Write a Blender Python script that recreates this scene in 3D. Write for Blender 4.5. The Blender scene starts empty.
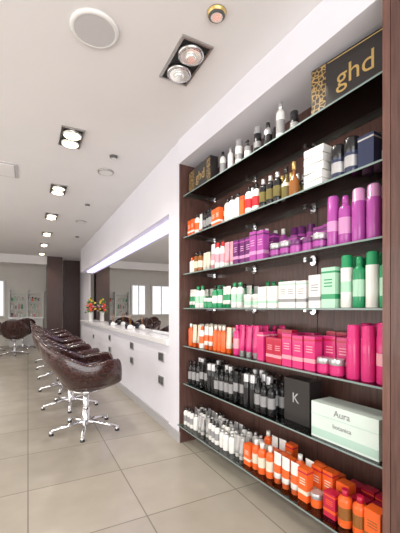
import bpy, math, random
from mathutils import Matrix, Vector
random.seed(7)
D=bpy.data; SC=bpy.context.scene
SC.view_settings.view_transform='Standard'
PI=math.pi
# ---------------------------------------------------------------- materials
MATS={}
def pmat(name,col,rough=.5,metal=0,coat=0,emis=None,es=0,noise=0,nscale=8,bump=0,stretch=None,col2=None,trans=0,ior=1.45):
    m=D.materials.new(name); m.use_nodes=True; nt=m.node_tree; b=nt.nodes['Principled BSDF']
    b.inputs['Base Color'].default_value=(*col,1); b.inputs['Roughness'].default_value=rough
    b.inputs['Metallic'].default_value=metal; b.inputs['Coat Weight'].default_value=coat
    b.inputs['Transmission Weight'].default_value=trans; b.inputs['IOR'].default_value=ior
    if emis: b.inputs['Emission Color'].default_value=(*emis,1); b.inputs['Emission Strength'].default_value=es
    if noise or col2 or bump:
        tc=nt.nodes.new('ShaderNodeTexCoord'); mp=nt.nodes.new('ShaderNodeMapping'); n=nt.nodes.new('ShaderNodeTexNoise')
        if stretch: mp.inputs['Scale'].default_value=stretch
        n.inputs['Scale'].default_value=nscale; n.inputs['Detail'].default_value=5
        nt.links.new(tc.outputs['Object'],mp.inputs[0]); nt.links.new(mp.outputs[0],n.inputs['Vector'])
        r=nt.nodes.new('ShaderNodeValToRGB'); r.color_ramp.elements[0].position=.3; r.color_ramp.elements[1].position=.7
        c2=col2 or tuple(c*(1-noise) for c in col)
        r.color_ramp.elements[0].color=(*c2,1); r.color_ramp.elements[1].color=(*col,1)
        nt.links.new(n.outputs['Fac'],r.inputs[0]); nt.links.new(r.outputs[0],b.inputs['Base Color'])
        if bump:
            bp=nt.nodes.new('ShaderNodeBump'); bp.inputs['Strength'].default_value=bump; bp.inputs['Distance'].default_value=.01
            nt.links.new(n.outputs['Fac'],bp.inputs['Height']); nt.links.new(bp.outputs[0],b.inputs['Normal'])
    MATS[name]=m; return m
pmat('wall_paint',(.78,.77,.84),.6,noise=.03,nscale=3)
pmat('ceiling_paint',(.80,.78,.785),.7,noise=.03,nscale=2)
pmat('far_wall_paint',(.78,.75,.70),.6,noise=.03)
pmat('skirting',(.42,.41,.42),.4,noise=.05)
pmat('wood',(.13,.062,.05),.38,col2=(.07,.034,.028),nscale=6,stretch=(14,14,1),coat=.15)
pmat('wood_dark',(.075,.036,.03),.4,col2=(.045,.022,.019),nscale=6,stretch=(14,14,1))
pmat('wood_pale',(.20,.095,.07),.38,col2=(.12,.055,.045),nscale=6,stretch=(14,14,1),coat=.15)  # paler brown wood for the inner strip of the post
pmat('chrome',(.8,.8,.82),.12,1); pmat('steel',(.50,.49,.48),.3,1)
pmat('mirror',(.90,.90,.91),.01,1)
pmat('counter',(.88,.87,.88),.25,noise=.03,coat=.3)
pmat('darkframe',(.10,.10,.10),.4); pmat('blackhole',(.02,.02,.02),.6)
pmat('whiteplastic',(.78,.78,.77),.35); pmat('grille',(.58,.57,.58),.6,noise=.1,nscale=200)
pmat('led',(.7,.65,1),.5,emis=(.62,.53,1),es=2.6)
pmat('lamp_warm',(1,.9,.7),.4,emis=(1,.84,.55),es=4.5)
pmat('lamp_dim',(.75,.75,.72),.15,.9,emis=(1,.97,.9),es=.25)  # silvery lamp face with a weak glow put into the material
pmat('daylight',(.9,.95,1),.3,emis=(1,1,1),es=.85)
pmat('leaf',(.05,.18,.03),.5,noise=.4)
for n,c,r in [('purple',(.42,.07,.36),.25),('dpurple',(.15,.03,.15),.25),('magenta',(.66,.03,.19),.25),('red',(.50,.01,.05),.3),
   ('orange',(.85,.13,.02),.3),('green',(.02,.30,.12),.3),('pgreen',(.42,.70,.52),.35),('white',(.82,.81,.78),.3),
   ('cream',(.75,.68,.55),.4),('black',(.012,.012,.014),.18),('silver',(.6,.6,.62),.25),('amber',(.28,.10,.02),.15),
   ('olive',(.16,.13,.04),.12),('navy',(.03,.04,.09),.15),('gold',(.65,.45,.16),.3),('pink',(.80,.35,.42),.35),('lilac',(.64,.30,.55),.3),
   ('boxblack',(.022,.018,.018),.35),('yellow',(.9,.6,.05),.4),('fred',(.7,.03,.04),.4),('grey',(.3,.3,.31),.4),('mint',(.45,.64,.56),.4),('palemint',(.68,.79,.74),.35)]:
    pmat(n,c,r,coat=.25 if r<.36 else 0, metal=.6 if n in('silver','gold') else 0, noise=.06)
m=pmat('leather',(.05,.02,.018),.22,coat=.5); nt=m.node_tree; b=nt.nodes['Principled BSDF']
tc=nt.nodes.new('ShaderNodeTexCoord'); mp=nt.nodes.new('ShaderNodeMapping'); mp.inputs['Scale'].default_value=(.8,.8,1.7)
v=nt.nodes.new('ShaderNodeTexVoronoi'); v.feature='DISTANCE_TO_EDGE'; v.inputs['Scale'].default_value=24; v.inputs['Randomness'].default_value=.6
nt.links.new(tc.outputs['Object'],mp.inputs[0]); nt.links.new(mp.outputs[0],v.inputs['Vector']); bp=nt.nodes.new('ShaderNodeBump'); bp.inputs['Strength'].default_value=.35; bp.inputs['Distance'].default_value=.008
nt.links.new(v.outputs['Distance'],bp.inputs['Height']); nt.links.new(bp.outputs[0],b.inputs['Normal'])
r=nt.nodes.new('ShaderNodeValToRGB'); r.color_ramp.elements[0].color=(.012,.005,.005,1); r.color_ramp.elements[1].color=(.058,.020,.019,1); r.color_ramp.elements[1].position=.12
nt.links.new(v.outputs['Distance'],r.inputs[0]); nt.links.new(r.outputs[0],b.inputs['Base Color'])
m=pmat('goldpattern',(.05,.03,.02),.35); nt=m.node_tree; b=nt.nodes['Principled BSDF']
tc=nt.nodes.new('ShaderNodeTexCoord'); v=nt.nodes.new('ShaderNodeTexVoronoi'); v.feature='DISTANCE_TO_EDGE'; v.inputs['Scale'].default_value=45
r=nt.nodes.new('ShaderNodeValToRGB'); r.color_ramp.elements[0].color=(.5,.33,.12,1); r.color_ramp.elements[1].color=(.03,.02,.015,1); r.color_ramp.elements[1].position=.14
nt.links.new(tc.outputs['Object'],v.inputs['Vector']); nt.links.new(v.outputs['Distance'],r.inputs[0]); nt.links.new(r.outputs[0],b.inputs['Base Color'])
m=pmat('floor_tiles',(.5,.48,.45),.26); nt=m.node_tree; b=nt.nodes['Principled BSDF']
tc=nt.nodes.new('ShaderNodeTexCoord'); br=nt.nodes.new('ShaderNodeTexBrick'); br.offset=0; br.inputs['Scale'].default_value=1
br.inputs['Brick Width'].default_value=.6; br.inputs['Row Height'].default_value=.6; br.inputs['Mortar Size'].default_value=.004
br.inputs['Color1'].default_value=(.455,.41,.345,1); br.inputs['Color2'].default_value=(.415,.375,.315,1); br.inputs['Mortar'].default_value=(.24,.22,.18,1)
n=nt.nodes.new('ShaderNodeTexNoise'); n.inputs['Scale'].default_value=5; n.inputs['Detail'].default_value=8
mx=nt.nodes.new('ShaderNodeMixRGB'); mx.blend_type='MULTIPLY'; mx.inputs[0].default_value=.25
nt.links.new(tc.outputs['Object'],br.inputs['Vector']); nt.links.new(tc.outputs['Object'],n.inputs['Vector'])
nt.links.new(br.outputs['Color'],mx.inputs[1]); nt.links.new(n.outputs['Fac'],mx.inputs[2]); nt.links.new(mx.outputs[0],b.inputs['Base Color'])
bp=nt.nodes.new('ShaderNodeBump'); bp.inputs['Strength'].default_value=.2; bp.inputs['Distance'].default_value=.003; bp.invert=True
nt.links.new(br.outputs['Fac'],bp.inputs['Height']); nt.links.new(bp.outputs[0],b.inputs['Normal'])
def glassmat(name,tint,refl=.9,ior=1.5):
    m=D.materials.new(name); m.use_nodes=True; nt=m.node_tree; nt.nodes.clear()
    o=nt.nodes.new('ShaderNodeOutputMaterial'); t=nt.nodes.new('ShaderNodeBsdfTransparent'); t.inputs[0].default_value=(*tint,1)
    g=nt.nodes.new('ShaderNodeBsdfGlossy'); g.inputs['Roughness'].default_value=.03; g.inputs[0].default_value=(refl,refl,refl,1)
    f=nt.nodes.new('ShaderNodeFresnel'); f.inputs[0].default_value=ior; mx=nt.nodes.new('ShaderNodeMixShader')
    nt.links.new(f.outputs[0],mx.inputs[0]); nt.links.new(t.outputs[0],mx.inputs[1]); nt.links.new(g.outputs[0],mx.inputs[2]); nt.links.new(mx.outputs[0],o.inputs[0])
    MATS[name]=m
glassmat('glass',(.95,.985,.97))
# polished glass edge: partly see-through, greenish
m=D.materials.new('glassedge'); m.use_nodes=True; nt=m.node_tree; nt.nodes.clear()
o=nt.nodes.new('ShaderNodeOutputMaterial'); t=nt.nodes.new('ShaderNodeBsdfTransparent'); t.inputs[0].default_value=(.7,.85,.8,1)
p=nt.nodes.new('ShaderNodeBsdfPrincipled'); p.inputs['Base Color'].default_value=(.34,.44,.42,1); p.inputs['Roughness'].default_value=.1
mx=nt.nodes.new('ShaderNodeMixShader'); mx.inputs[0].default_value=.68
nt.links.new(t.outputs[0],mx.inputs[1]); nt.links.new(p.outputs[0],mx.inputs[2]); nt.links.new(mx.outputs[0],o.inputs[0]); MATS['glassedge']=m

# ---------------------------------------------------------------- mesh builder
class MB:
    def __init__(s): s.v=[];s.f=[];s.m=[];s.sm=[];s.mats=[]
    def mi(s,n):
        if n not in s.mats: s.mats.append(n)
        return s.mats.index(n)
    def box(s,x0,x1,y0,y1,z0,z1,mat,rz=0,side=None):
        cx,cy=(x0+x1)/2,(y0+y1)/2; k=len(s.v); c,sn=math.cos(rz),math.sin(rz)
        for z in(z0,z1):
            for x,y in((x0,y0),(x1,y0),(x1,y1),(x0,y1)):
                dx,dy=x-cx,y-cy; s.v.append((cx+dx*c-dy*sn,cy+dx*sn+dy*c,z))
        fs=[(3,2,1,0),(4,5,6,7),(0,1,5,4),(1,2,6,5),(2,3,7,6),(3,0,4,7)]
        for i,f in enumerate(fs):
            s.f.append(tuple(k+a for a in f)); s.m.append(s.mi(side if (side and i>=2) else mat)); s.sm.append(False)
    def rings(s,cx,cy,rings,seg=14,rz=0,smooth=True):
        k=len(s.v); c,sn=math.cos(rz),math.sin(rz)
        for z,rx,ry,_ in rings:
            for i in range(seg):
                a=2*PI*i/seg; x,y=rx*math.cos(a),ry*math.sin(a); s.v.append((cx+x*c-y*sn,cy+x*sn+y*c,z))
        for j in range(len(rings)-1):
            for i in range(seg):
                i2=(i+1)%seg; s.f.append((k+j*seg+i,k+j*seg+i2,k+(j+1)*seg+i2,k+(j+1)*seg+i)); s.m.append(s.mi(rings[j][3])); s.sm.append(smooth)
        s.f.append(tuple(k+i for i in reversed(range(seg)))); s.m.append(s.mi(rings[0][3])); s.sm.append(False)
        e=k+(len(rings)-1)*seg; s.f.append(tuple(e+i for i in range(seg))); s.m.append(s.mi(rings[-1][3])); s.sm.append(False)
    def tube(s,p,q,r0,r1,mat,seg=10):
        p,q=Vector(p),Vector(q); d=(q-p).normalized(); u=d.orthogonal().normalized(); w=d.cross(u); k=len(s.v)
        for P,r in((p,r0),(q,r1)):
            for i in range(seg):
                a=2*PI*i/seg; s.v.append(tuple(P+u*r*math.cos(a)+w*r*math.sin(a)))
        for i in range(seg):
            i2=(i+1)%seg; s.f.append((k+i,k+i2,k+seg+i2,k+seg+i)); s.m.append(s.mi(mat)); s.sm.append(True)
        s.f.append(tuple(k+i for i in reversed(range(seg)))); s.m.append(s.mi(mat)); s.sm.append(False)
        s.f.append(tuple(k+seg+i for i in range(seg))); s.m.append(s.mi(mat)); s.sm.append(False)
    def build(s,name,mtx=None,parent=None,bevel=0,origin=True):
        me=D.meshes.new(name); vs=s.v
        c=Vector((0,0,0))
        if origin and parent is None:
            xs=[v[0] for v in vs]; ys=[v[1] for v in vs]; zs=[v[2] for v in vs]
            c=Vector(((min(xs)+max(xs))/2,(min(ys)+max(ys))/2,min(zs))); vs=[tuple(Vector(v)-c) for v in vs]
        me.from_pydata(vs,[],s.f)
        for n in s.mats: me.materials.append(MATS[n])
        for p,mi_,sm in zip(me.polygons,s.m,s.sm): p.material_index=mi_; p.use_smooth=sm
        me.update(); o=D.objects.new(name,me); SC.collection.objects.link(o)
        M=(mtx or Matrix.Identity(4))@Matrix.Translation(c)
        if parent: o.parent=parent; o.matrix_basis=M
        else: o.matrix_world=M
        if bevel:
            b=o.modifiers.new('bevel','BEVEL'); b.width=bevel; b.segments=2; b.limit_method='ANGLE'
        return o
def simple(name,x0,x1,y0,y1,z0,z1,mat,**k):
    mb=MB(); mb.box(x0,x1,y0,y1,z0,z1,mat); return mb.build(name,**k)
def empty(name,loc=(0,0,0)):
    o=D.objects.new(name,None); o.location=loc; SC.collection.objects.link(o); return o

H=1.18; CZ=2.65; FY=11.9; XL=-3.2; YB=-2.2; XR=2.1
XW=1.18
# ---------------------------------------------------------------- shell
mb=MB(); mb.box(XL,XR,YB,FY,-.1,0,'floor_tiles'); mb.build('floor',origin=False)
simple('ceiling',XL,XR,YB,FY,CZ,CZ+.1,'ceiling_paint')
simple('wall_left',XL-.1,XL,YB,FY,0,CZ,'far_wall_paint')
YE=8.8
simple('wall_right_pillar',XW,XR,2.66,2.90,0,CZ,'wall_paint')
simple('wall_right_bulkhead',XW,XR,2.90,YE,2.07,CZ,'wall_paint')
simple('wall_right_dado',XW+.02,XR,2.90,YE,0,.824,'wall_paint')
simple('wall_right_recess',1.38,XR,2.90,YE,.824,2.07,'wall_paint')
simple('wall_right_far',1.45,XR,YE,FY,0,CZ,'wall_paint')
mb=MB(); mb.box(XW-.012,XW,2.64,2.90,0,.09,'skirting'); mb.box(XW+.006,XW+.02,2.90,YE,0,.09,'skirting'); mb.build('baseboard_right')
mb=MB(); mb.box(XL,XR,FY,FY+.1,0,CZ,'far_wall_paint'); mb.build('wall_far')
for i,(x0,x1,z0,z1) in enumerate([(-1.15,-.68,.95,2.0),(-2.15,-1.45,.95,2.0)]):
    mb=MB(); y=FY-.05; fw=.05
    mb.box(x0,x1,y+.02,y+.05,z0,z1,'daylight')
    for a,b_,c,d in((x0-fw,x0,z0-fw,z1+fw),(x1,x1+fw,z0-fw,z1+fw),(x0,x1,z1,z1+fw),(x0,x1,z0-fw,z0),((x0+x1)/2-.015,(x0+x1)/2+.015,z0,z1)):
        mb.box(a,b_,y-.02,y+.05,c,d,'whiteplastic')
    mb.build(f'window_{i+1}')
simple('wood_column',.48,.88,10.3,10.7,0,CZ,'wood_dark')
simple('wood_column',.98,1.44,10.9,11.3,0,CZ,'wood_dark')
simple('ceiling_beam',XL,.48,10.35,10.6,2.42,CZ,'ceiling_paint')
mb=MB(); mb.box(XL,XR,YB-.1,YB,0,.3,'wall_paint'); mb.box(XL,XR,YB-.1,YB,2.4,CZ,'wall_paint')
for x in(XL,-1.4,.4,XR-.08): mb.box(x,x+.08,YB-.1,YB,.3,2.4,'whiteplastic')
mb.build('wall_back')
# ---------------------------------------------------------------- mirror, counter, led
simple('wall_mirror',1.355,1.378,2.93,8.38,.885,2.0,'mirror')
mb=MB(); mb.box(1.27,1.379,2.93,8.38,2.045,2.0695,'led'); mb.build('trim_led_strip_light')
mb=MB(); mb.box(XW-.02,1.378,2.905,8.75,.825,.88,'counter'); mb.build('countertop',bevel=.004)
mb=MB()
for y,z in((3.14,.45),(3.14,.685),(4.2,.50),(4.2,.69),(5.5,.5),(5.5,.69),(7.0,.6)):
    mb.box(1.188,1.1995,y-.07,y+.07,z-.042,z+.042,'steel')
    for dy in(-.033,.033): mb.box(1.184,1.189,y+dy-.024,y+dy+.024,z-.028,z+.028,'darkframe')
mb.build('wall_sockets')
# ---------------------------------------------------------------- ceiling fittings
def spot(name,loc,e,size=2.5,target=None,col=(1,.93,.83)):
    l=D.lights.new(name,'SPOT'); l.energy=e; l.spot_size=size; l.spot_blend=.8; l.color=col; l.shadow_soft_size=.07
    lo=D.objects.new(name,l); lo.location=loc; SC.collection.objects.link(lo)
    if target: lo.rotation_euler=(Vector(target)-Vector(loc)).to_track_quat('-Z','Y').to_euler()
def twin(x,y,lit,ang=0,L=.36,W=.19):
    mb=MB(); z=CZ; t=.014
    mb.box(-W/2,W/2,-L/2,-L/2+t,z-.012,z+.0,'steel');mb.box(-W/2,W/2,L/2-t,L/2,z-.012,z,'steel')
    mb.box(-W/2,-W/2+t,-L/2+t,L/2-t,z-.012,z,'steel');mb.box(W/2-t,W/2,-L/2+t,L/2-t,z-.012,z,'steel')
    mb.box(-W/2+t,W/2-t,-L/2+t,L/2-t,z-.004,z-.001,'darkframe' if lit else 'blackhole')
    lm='lamp_warm' if lit else 'lamp_dim'; q=1.12 if lit else 1
    for dy in(-L/4+.005,L/4-.005):
        mb.rings(0,dy,[(z-.028,.058*q,.058*q,lm),(z-.030,.060*q,.060*q,'chrome'),(z-.028,.074,.074,'steel'),(z-.004,.076,.076,'steel')],24)
        mb.rings(0,dy,[(z-.045,.024,.024,lm),(z-.028,.034,.034,'chrome')],16)
    o=mb.build('recessed_twin_downlight',Matrix.Translation((x,y,0))@Matrix.Rotation(ang,4,'Z'),origin=False)
    spot('downlight_beam',(x,y,CZ-.07),36 if lit else 36)
twin(.83,1.79,False)
for y in(3.03,4.42,5.75,7.15,8.4,9.8): twin(.33,y,True,L=.34,W=.18)
for y in(1.6,4.4,7.2,9.8): twin(-1.4,y,True,L=.34,W=.18)
def disc(name,x,y,r,mat,rim,h=.012):
    mb=MB(); mb.rings(x,y,[(CZ-h,r*.82,r*.82,mat),(CZ-h-.001,r*.83,r*.83,rim),(CZ-h,r*.96,r*.96,rim),(CZ,r*1.02,r*1.02,rim)],40); return mb.build(name)
disc('ceiling_speaker',.313,1.80,.125,'grille','whiteplastic')
disc('ceiling_speaker',.745,3.63,.085,'whiteplastic','steel')
disc('ceiling_speaker',.8,5.9,.085,'whiteplastic','steel')
for x,y,r in((.735,3.22,.04),(.75,4.9,.035),(.834,1.42,.05),(.9,7.2,.04),(-.6,5.2,.04)):
    mb=MB(); mb.rings(x,y,[(CZ-.022,r*.45,r*.45,'lamp_dim'),(CZ-.024,r*.6,r*.6,'darkframe'),(CZ-.016,r*.85,r*.85,'gold' if r==.05 else 'darkframe'),(CZ-.003,r,r,'darkframe'),(CZ,r,r,'darkframe')],20); mb.build('eyeball_spotlight')
spot('eyeball_beam',(.834,1.42,CZ-.06),22,1.5,(1.4,1.5,1.2),(1,.92,.8))
mb=MB(); mb.box(-.5,-.1,3.85,4.25,CZ-.008,CZ,'grille'); mb.box(-.47,-.13,3.88,4.22,CZ-.014,CZ-.008,'ceiling_paint'); mb.build('ceiling_vent')

# ---------------------------------------------------------------- shelf unit frame
PHI=math.radians(3); C=Vector((XW,2.64,0))
MS=Matrix.Translation(C)@Matrix.Rotation(-(PI/2-PHI),4,'Z')
SL=1.81; DB=.33; HD=2.44
mb=MB()
mb.box(-.02,SL+.5,DB,DB+.03,0,2.55,'wood')
mb.box(-.02,.0,.0,DB,0,HD,'wood')
mb.box(SL,SL+.03,-.02,DB,0,CZ,'wood_pale')
mb.box(SL+.033,SL+.6,-.02,DB,0,CZ,'wood')
for s in(.6,1.2): mb.box(s-.002,s+.002,DB-.002,DB,0,HD,'blackhole')
mb.box(0,SL,DB-.03,DB,0,.08,'skirting')
fr=mb.build('wall_shelf_panelling',MS,origin=False)
mb=MB(); mb.box(-.02,SL,-.01,DB+.03,HD,CZ,'wall_paint'); mb.build('wall_right_header',MS)
SZ=[2.165,1.80,1.48,1.18,.85,.52,.17]
for i,z in enumerate(SZ):
    mb=MB(); d0=.03 if i<6 else -.03; T=.009
    mb.box(.004,SL-.004,d0,DB-.004,z-T,z,'glass',side='glassedge')
    for s in(.06,.62,1.18,1.74):
        mb.tube((s,DB-.02,z-T-.010),(s,DB,z-T-.010),.022,.022,'chrome',16)
        mb.box(s-.010,s+.010,DB-.09,DB-.02,z-T-.014,z-T-.001,'chrome')
    mb.build('glass_shelf',MS)

# ---------------------------------------------------------------- products
def item(mb,kind,s,d,z,w,h,body,cap,label=None,rz=0):
    r=w/2; z+=.0008; label=label or body
    R=mb.rings
    if kind=='bottle':
        R(s,d,[(z,r*.9,r*.9,body),(z+.004,r,r,body),(z+.22*h,r,r,label),(z+.55*h,r,r,body),(z+.70*h,r,r,body),(z+.76*h,r*.9,r*.9,body),(z+.80*h,r*.62,r*.62,body),(z+.83*h,r*.42,r*.42,cap),(z+.835*h,r*.5,r*.5,cap),(z+h,r*.46,r*.46,cap)])
    elif kind=='can':
        R(s,d,[(z,r*.92,r*.92,body),(z+.004,r,r,body),(z+.3*h,r,r,label),(z+.5*h,r,r,body),(z+.76*h,r,r,cap),(z+.77*h,r*.93,r*.93,cap),(z+.97*h,r*.9,r*.9,cap),(z+h,r*.75,r*.75,cap)])
    elif kind=='pump':
        R(s,d,[(z,r*.9,r*.9,body),(z+.004,r,r,body),(z+.2*h,r,r,label),(z+.5*h,r,r,body),(z+.68*h,r,r,body),(z+.73*h,r*.5,r*.5,cap),(z+.80*h,r*.45,r*.45,cap),(z+.805*h,r*.15,r*.15,cap),(z+.93*h,r*.15,r*.15,cap),(z+.935*h,r*.4,r*.4,cap),(z+h,r*.35,r*.35,cap)])
        mb.box(s-r*.9,s,d-r*.16,d+r*.16,z+.94*h,z+.985*h,cap)
    elif kind=='tube':
        R(s,d,[(z,r*.7,r*.6,cap),(z+.17*h,r*.74,r*.62,cap),(z+.175*h,r*.85,r*.66,body),(z+.35*h,r*.92,r*.58,label),(z+.62*h,r*.97,r*.38,body),(z+.93*h,r,r*.12,body),(z+h,r,r*.10,body)],rz=rz)
    elif kind=='jar':
        R(s,d,[(z,r*.92,r*.92,body),(z+.004,r,r,body),(z+.2*h,r,r,label),(z+.5*h,r,r,body),(z+.62*h,r,r,cap),(z+.63*h,r*1.03,r*1.03,cap),(z+.96*h,r*1.03,r*1.03,cap),(z+h,r*.95,r*.95,cap)],16)
    elif kind=='flask':
        R(s,d,[(z,r*.9,r*.9,body),(z+.01,r,r,body),(z+.4*h,r,r,label),(z+.5*h,r*.9,r*.9,body),(z+.62*h,r*.35,r*.35,body),(z+.78*h,r*.3,r*.3,cap),(z+.785*h,r*.4,r*.4,cap),(z+h,r*.36,r*.36,cap)])
    elif kind=='box':
        dd=w*.8
        mb.box(s-r,s+r,d-dd/2,d+dd/2,z,z+h,body,rz=rz)
        e=.0006
        if label!=body:
            mb.box(s-r-e,s+r+e,d-dd/2-e,d+dd/2+e,z+.22*h,z+.34*h,label,rz=rz)
            for q in(.52,.60,.68): mb.box(s-r*.6,s+r*.6,d-dd/2-e,d-dd/2+e,z+q*h,z+(q+.03)*h,label)
        if cap!=body: mb.box(s-r-e,s+r+e,d-dd/2-e,d+dd/2+e,z+.86*h,z+.91*h,cap,rz=rz)
def row(mb,z,s0,s1,ds,specs,gap=.006,jit=.1):
    for k,d in enumerate(ds):
        s=s0+(k%2)*.012; i=random.randrange(len(specs))
        while True:
            sp=specs[i%len(specs)]; w=sp[1]
            if s+w>s1: break
            n=random.choice((1,2,2,3))
            for _ in range(n):
                if s+w>s1: break
                hh=sp[2]*(1+random.uniform(-.02,.02))
                item(mb,sp[0],s+w/2,d+random.uniform(-.008,.008),z,w,hh,sp[3],sp[4],sp[5] if len(sp)>5 else None,rz=random.uniform(-jit,jit) if sp[0]=='tube' else 0)
                s+=w*1.03+gap
            i+=1
def group(name,z,*args):
    mb=MB()
    for a in args: row(mb,z,*a)
    return mb.build(name,MS)
def text(txt,name,s,d,z,size,mat,parentobj=None,rot=0,ext=.0005,M=None):
    cu=D.curves.new(name,'FONT'); cu.body=txt; cu.size=size; cu.extrude=ext; cu.align_x='CENTER'; cu.align_y='CENTER'
    o=D.objects.new(name,cu); cu.materials.append(MATS[mat]); SC.collection.objects.link(o)
    o.parent=parentobj
    o.matrix_world=(M or MS)@Matrix.Translation((s,d,z))@Matrix.Rotation(PI/2,4,'X')@Matrix.Rotation(rot,4,'Z')
    return o
F,M_,B_=.09,.17,.255
z=SZ[0]
def carton(name,s0,s1,d0,d1,z0,z1,mat,M=None,extra=()):
    e=empty(name)
    mb=MB(); mb.box(s0,s1,d0,d1,z0+.0008,z1,mat)
    for a in extra: mb.box(*a)
    mb.build('carton',M or MS,parent=e,bevel=.002)
    return e
def turned(s,d,a): return MS@Matrix.Translation((s,d,0))@Matrix.Rotation(a,4,'Z')@Matrix.Translation((-s,-d,0))
MA=turned(.22,.10,-.06); MBX=turned(1.57,.15,.13)
e=carton('hair_straightener_box',.03,.42,.06,.13,z,z+.20,'boxblack',MA,extra=[(.032,.14,.0585,.0605,z+.012,z+.188,'goldpattern'),(.36,.418,.0585,.0605,z+.012,z+.188,'goldpattern')])
text('ghd','lettering',.25,.0585,z+.10,.11,'gold',e,M=MA)
e=carton('hair_straightener_box',1.38,1.765,.08,.20,z,z+.245,'boxblack',MBX,extra=[(1.3795,1.46,.0785,.2005,z+.008,z+.238,'goldpattern'),(1.47,1.755,.0788,.0805,z+.232,z+.236,'gold'),(1.47,1.755,.0788,.0805,z+.012,z+.016,'gold')])
text('ghd','lettering',1.61,.0785,z+.125,.13,'gold',e,M=MBX)
mb=MB()
for s,w,h,bd,cp,k,lb in((.50,.05,.20,'white','black','bottle','grey'),(.60,.045,.19,'white','silver','bottle','white'),(.70,.055,.20,'white','silver','can','grey'),(.80,.05,.16,'grey','black','pump','white'),(.90,.05,.2,'black','silver','can','grey'),(1.0,.055,.18,'silver','black','bottle','black'),(1.11,.055,.25,'white','silver','bottle','grey'),(1.22,.05,.14,'black','black','can','grey')):
    item(mb,k,s,.11,z,w,h,bd,cp,lb)
for s,w,h,bd,cp,k,lb in((.55,.05,.17,'black','black','bottle','grey'),(.76,.05,.22,'grey','silver','can','grey'),(.96,.05,.2,'black','black','can','grey')):
    item(mb,k,s,.22,z,w,h,bd,cp,lb)
mb.build('styling_spray_bottles',MS)
z=SZ[1]
group('styling_tube_bottles',z,(.02,.55,(F,M_,B_),[('tube',.05,.16,'white','orange'),('bottle',.045,.17,'black','black','grey'),('box',.05,.14,'orange','orange','white'),('bottle',.05,.17,'white','black','orange')]))
group('red_label_shampoo_bottles',z,(.57,.95,(F,M_,B_),[('bottle',.055,.19,'white','black','fred'),('can',.045,.21,'white','silver','grey'),('bottle',.055,.18,'white','black','white'),('box',.05,.14,'orange','fred')]))
group('hair_oil_bottles',z,(.96,1.30,(F,M_,B_),[('flask',.058,.20,'olive','black','cream'),('flask',.058,.20,'amber','gold'),('flask',.05,.17,'olive','silver'),('bottle',.055,.19,'black','silver','olive')]))
mb=MB()
for k in range(5): mb.box(1.335,1.455,.06,.18,z+.001+k*.043,z+.040+k*.043,'white',rz=random.uniform(-.09,.09))
for k in range(3): mb.box(1.31,1.44,.195,.30,z+.001+k*.043,z+.041+k*.043,'cream')
mb.build('stacked_white_product_boxes',MS)
group('dark_glass_perfume_bottles',z,(1.49,1.78,(F,M_),[('box',.075,.15,'navy','silver'),('jar',.07,.17,'navy','black','silver')]))
z=SZ[2]
group('small_care_bottles',z,(.02,.36,(F,M_,B_),[('bottle',.05,.17,'amber','black','cream'),('tube',.05,.15,'cream','white'),('bottle',.045,.14,'white','orange')]))
group('pink_white_tubes',z,(.37,.68,(F,M_,B_),[('tube',.06,.20,'white','pink','pink'),('bottle',.05,.2,'white','fred','pink'),('tube',.055,.18,'pink','white')]))
group('purple_boxes_and_bottles',z,(.69,1.05,(F,M_,B_),[('box',.06,.19,'purple','dpurple','lilac'),('bottle',.055,.22,'purple','white'),('box',.055,.17,'dpurple','purple','lilac')]))
group('purple_cream_jars',z,(1.06,1.46,(F,),[('jar',.075,.085,'dpurple','silver','purple'),('jar',.07,.075,'purple','dpurple')]),(1.06,1.46,(M_,),[('box',.07,.12,'dpurple','purple','lilac'),('jar',.07,.10,'purple','silver')]),(1.06,1.46,(B_,),[('can',.055,.2,'purple','dpurple'),('box',.07,.17,'purple','dpurple','lilac')]))
group('tall_purple_shampoo_bottles',z,(1.47,1.795,(F,M_,B_),[('can',.058,.25,'purple','purple','lilac'),('bottle',.062,.23,'purple','purple','lilac'),('can',.060,.25,'purple','lilac')]))
z=SZ[3]
group('green_white_bottles',z,(.02,.80,(F,M_,B_),[('bottle',.05,.17,'green','black','white'),('tube',.055,.16,'white','green','green'),('bottle',.055,.18,'white','green','pgreen'),('jar',.06,.08,'green','white')]))
group('white_care_jars_and_boxes',z,(.81,1.36,(F,M_,B_),[('box',.065,.15,'white','pgreen','grey'),('bottle',.06,.18,'white','green'),('jar',.07,.09,'white','white','pgreen'),('box',.075,.13,'white','white','pgreen')]))
mb=MB()
item(mb,'box',1.405,F,z,.075,.17,'white','white','grey'); item(mb,'box',1.49,F,z,.08,.20,'pgreen','green','green'); item(mb,'box',1.41,B_-.05,z,.08,.2,'pgreen','green'); item(mb,'box',1.50,B_-.05,z,.075,.19,'white','green','green')
mb.build('green_cartons',MS)
mb=MB()
for d in(F,M_,B_-.01):
    for k,(b_,c_,l_) in enumerate((('white','green','pgreen'),('green','green','pgreen'),('white','green','white'),('green','white','pgreen'))):
        item(mb,'can' if k%2==0 else 'bottle',1.572+k*.064,d,z,.056,.25 if k%2==0 else .235,b_,c_,l_)
mb.build('tall_green_cap_bottles',MS)
z=SZ[4]
group('orange_white_tubes',z,(.02,.66,(F,M_,B_),[('tube',.055,.18,'white','orange','orange'),('bottle',.05,.19,'orange','white'),('tube',.06,.19,'cream','orange'),('bottle',.055,.18,'white','orange','orange')]))
group('pink_shampoo_bottles',z,(.67,1.02,(F,M_,B_),[('bottle',.06,.21,'magenta','magenta','pink'),('tube',.06,.21,'magenta','silver'),('box',.06,.18,'magenta','pink')]))
group('red_product_boxes',z,(1.03,1.57,(F,M_,B_),[('box',.065,.15,'red','red','pink'),('box',.07,.18,'magenta','red','pink'),('jar',.07,.08,'magenta','silver'),('box',.06,.20,'red','magenta','silver')]))
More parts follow.
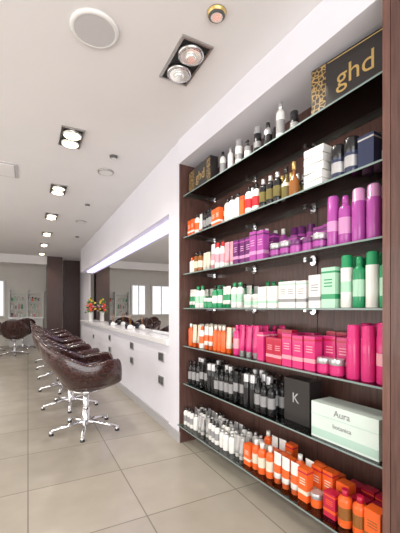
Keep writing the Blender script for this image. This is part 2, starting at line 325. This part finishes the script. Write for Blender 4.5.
group('tall_pink_shampoo_bottles',z,(1.58,1.80,(F,M_,B_),[('can',.062,.265,'magenta','magenta','pink'),('can',.062,.255,'magenta','magenta')]))
z=SZ[5]
group('black_grooming_bottles',z,(.02,1.10,(F,M_,B_),[('bottle',.05,.20,'black','black','grey'),('tube',.055,.21,'black','black','grey'),('can',.05,.22,'black','silver'),('pump',.055,.22,'black','black','grey')]))
e=carton('black_gift_box',1.13,1.32,.12,.22,z,z+.25,'boxblack'); text('K','lettering',1.22,.1185,z+.14,.08,'silver',e)
e=carton('mint_gift_box',1.39,1.75,.055,.20,z,z+.18,'palemint',extra=[(1.392,1.748,.0535,.0555,z+.012,z+.05,'mint'),(1.388,1.752,.0530,.202,z+.118,z+.120,'mint')])
text('Aura','lettering',1.57,.0535,z+.148,.045,'grey',e); text('botanica','lettering_small',1.57,.0535,z+.085,.03,'grey',e)
z=SZ[6]
group('white_mini_bottles',z,(.02,.86,(.045,.12,.2),[('bottle',.045,.15,'white','black','grey'),('bottle',.05,.13,'white','silver'),('tube',.05,.14,'silver','white')]),)
group('orange_sun_care_products',z,(.87,1.48,(.045,.13,.21),[('box',.06,.13,'orange','orange','cream'),('bottle',.055,.18,'orange','white','cream'),('tube',.06,.17,'white','orange','orange'),('box',.06,.17,'orange','red','cream'),('jar',.06,.07,'orange','silver')]))
group('red_orange_cartons',z,(1.49,1.79,(.05,.14,.23),[('box',.065,.12,'red','orange','orange'),('bottle',.065,.17,'orange','red','amber'),('box',.07,.15,'orange','orange','amber'),('box',.075,.11,'red','red','magenta')]))

# ---------------------------------------------------------------- salon chairs
def shell_mesh():
    mb=MB(); NA=56; NT=10
    def ss(x): x=max(0,min(1,x)); return x*x*(3-2*x)
    def rim(a):
        c=math.cos(a)
        if c>0: return .665+.225*(c**1.4)
        return .665+.035*ss(-c/.6)-.19*ss((-c-.68)/.27)
    def pt(a,t,off=0):
        zb=.39; zr=rim(a); z=zb+(zr-zb)*t
        e=math.sin(min(t*1.25,1)*PI/2)
        hx=.15+.175*e; hy=.16+.165*e
        bulge=1+.04*math.sin(t*PI)
        cx=-math.cos(a); sy=math.sin(a)
        n=2.7; q=(abs(cx)**n+abs(sy)**n)**(-1/n)
        x=cx*q*(hx*bulge+off); y=sy*q*(hy*bulge+off)
        x-=max(0,z-.55)*.30*max(0,math.cos(a))
        x+=max(0,z-.50)*.26*max(0,-math.cos(a))
        return (x,y,z)
    th=.03
    k0=len(mb.v)
    for j in range(NT+1):
        for i in range(NA): mb.v.append(pt(2*PI*i/NA,j/NT))
    for i in range(NA):
        x,y,z=pt(2*PI*i/NA,1,-th/2); mb.v.append((x,y,z+.018))
    for j in range(NT+1):
        t=1-j/NT*.72
        for i in range(NA): mb.v.append(pt(2*PI*i/NA,t,-th))
    R=2*(NT+1)+1
    mi=mb.mi('leather')
    for j in range(R-1):
        for i in range(NA):
            i2=(i+1)%NA; mb.f.append((k0+j*NA+i,k0+(j)*NA+i2,k0+(j+1)*NA+i2,k0+(j+1)*NA+i)[::-1]); mb.m.append(mi); mb.sm.append(True)
    mb.f.append(tuple(k0+i for i in range(NA))); mb.m.append(mi); mb.sm.append(False)
    mb.f.append(tuple(k0+(R-1)*NA+i for i in reversed(range(NA)))); mb.m.append(mi); mb.sm.append(False)
    rr=[(.43,.20,.22),(.45,.245,.26),(.49,.255,.265),(.515,.235,.24),(.527,.16,.17)]
    mb.rings(.02,0,[(z,a,b,'leather') for z,a,b in rr],28)
    return mb
def base_mesh():
    mb=MB()
    mb.rings(0,0,[(.35,.05,.05,'chrome'),(.372,.12,.12,'chrome'),(.392,.13,.13,'chrome')],20)
    mb.rings(0,0,[(.10,.028,.028,'chrome'),(.36,.028,.028,'chrome')],16)
    mb.rings(0,0,[(.05,.05,.05,'chrome'),(.075,.05,.05,'chrome'),(.12,.034,.034,'chrome'),(.22,.032,.032,'chrome')],16)
    for i in range(5):
        a=2*PI*i/5+.75; c,s=math.cos(a),math.sin(a)
        mb.tube((.03*c,.03*s,.085),(.31*c,.31*s,.038),.022,.013,'chrome',10)
        mb.rings(.31*c,.31*s,[(0,.022,.022,'black'),(.012,.022,.022,'black'),(.022,.015,.015,'chrome'),(.045,.013,.013,'chrome')],12)
    mb.tube((.05,.05,.34),(.05,.22,.36),.007,.007,'chrome',8)
    return mb
sh=shell_mesh(); ba=base_mesh(); shm=bam=None
def chair(x,y,rot):
    global shm,bam
    e=empty('salon_chair',(x,y,0)); e.rotation_euler[2]=rot
    if shm is None:
        a=sh.build('seat_shell',parent=e); b_=ba.build('star_base',parent=e); shm,bam=a.data,b_.data
        obs=[a,b_]
    else:
        obs=[]
        for n,me in(('seat_shell',shm),('star_base',bam)):
            o=D.objects.new(n,me); SC.collection.objects.link(o); o.parent=e; obs.append(o)
    s=obs[0].modifiers.new('sub','SUBSURF'); s.levels=1; s.render_levels=1
chair(.50,3.36,-.05)
for y,r in((4.28,.05),(5.2,-.05),(6.15,.1),(7.1,0),(8.05,.05)): chair(.46,y,r)
for x,y,r in((-.88,10.7,1.4),(-.13,10.9,1.8),(-.30,9.6,1.5)): chair(x,y,r)
# ---------------------------------------------------------------- flowers
def bouquet(x,y,z):
    e=empty('flower_vase',(x,y,z)); mb=MB()
    mb.rings(0,0,[(0,.045,.045,'white'),(.02,.05,.05,'white'),(.13,.04,.04,'white'),(.22,.055,.055,'white'),(.215,.05,.05,'white')],20)
    mb.build('vase',parent=e); mb=MB()
    for i in range(64):
        a=random.uniform(0,2*PI); rr=random.uniform(0,.22); h=.30+random.uniform(0,.22)-rr*.5
        px,py=rr*math.cos(a)*.5,rr*math.sin(a)
        mb.tube((0,0,.18),(px,py,h),.003,.003,'leaf',5)
        col=random.choice(['yellow','orange','fred','cream','leaf','pink','leaf'])
        r=random.uniform(.022,.034)
        mb.rings(px,py,[(h-r*.6,r*.3,r*.3,col),(h-r*.2,r*.8,r*.8,col),(h+r*.3,r,r,col),(h+r*.7,r*.6,r*.6,col),(h+r*.8,r*.1,r*.1,col)],8)
    mb.build('blooms',parent=e)
bouquet(1.235,7.6,.881)
for y in(4.55,5.6):
    mb=MB(); mb.rings(1.27,y,[(.8805,.03,.03,'white'),(.90,.045,.045,'white'),(.93,.035,.035,'white'),(.945,.015,.015,'white')],16)
    for i in range(5):
        a=i*1.3; mb.tube((1.27,y,.93),(1.27+.03*math.cos(a),y+.03*math.sin(a),1.08),.002,.002,'amber',5)
    mb.build('reed_diffuser')
for y in(4.75,5.85):
    mb=MB(); mb.rings(1.28,y,[(.8805,.03,.03,'black'),(.95,.035,.035,'black'),(.965,.03,.03,'black')],14); mb.build('counter_jar')
# ---------------------------------------------------------------- far display
mb=MB(); X0,X1=-.50,.42; Y=FY
mb.box(X0,X1,Y-.35,Y-.02,0,.85,'whiteplastic'); mb.box(X0-.03,X1+.03,Y-.40,Y-.01,.85,.9,'counter')
for z in(1.15,1.4,1.65): mb.box(X0,X1,Y-.2,Y-.01,z-.015,z,'whiteplastic')
for x in(X0-.03,X1,(X0+X1)/2): mb.box(x,x+.03,Y-.2,Y-.01,.9,1.75,'whiteplastic')
mb.build('display_cabinet')
mb=MB()
for z in(.9,1.15,1.4):
    x=X0+.06
    while x<X1-.06:
        if abs(x-(X0+X1)/2-.015)>.05:
            c=random.choice(['pgreen','white','cream','orange','grey','white','green','pink']); item(mb,random.choice(['bottle','jar','bottle']),x,Y-.1,z,.045,random.uniform(.10,.17),c,random.choice(['white','black','silver']))
        x+=random.uniform(.075,.11)
mb.build('display_bottles')

# ---------------------------------------------------------------- light
w=D.worlds.new('world'); SC.world=w; w.use_nodes=True; bg=w.node_tree.nodes['Background']; bg.inputs[0].default_value=(1,.985,.97,1); bg.inputs[1].default_value=1.85
def area(name,loc,rot,sx,sy,e,col=(1,1,1)):
    l=D.lights.new(name,'AREA'); l.shape='RECTANGLE'; l.size=sx; l.size_y=sy; l.energy=e; l.color=col
    o=D.objects.new(name,l); o.location=loc; o.rotation_euler=rot; SC.collection.objects.link(o)
area('back_fill',(-.6,YB+.1,1.4),(PI/2,0,0),4.2,2.0,115,(1,.985,.965))  # added fill lamp behind the camera, brightens the shelves and room
area('left_fill',(XL+.1,3.5,1.3),(PI/2,0,-PI/2),6,1.8,92,(1,.975,.945))  # added fill lamp along the left wall, which has no window
# ---------------------------------------------------------------- camera
cam=D.cameras.new('camera'); co=D.objects.new('camera',cam); SC.collection.objects.link(co)
co.location=(0,0,H); co.rotation_euler=(PI/2,0,-math.atan(172/330)); cam.lens=36*330/533; cam.shift_y=41.5/533; cam.clip_start=.02
SC.camera=co
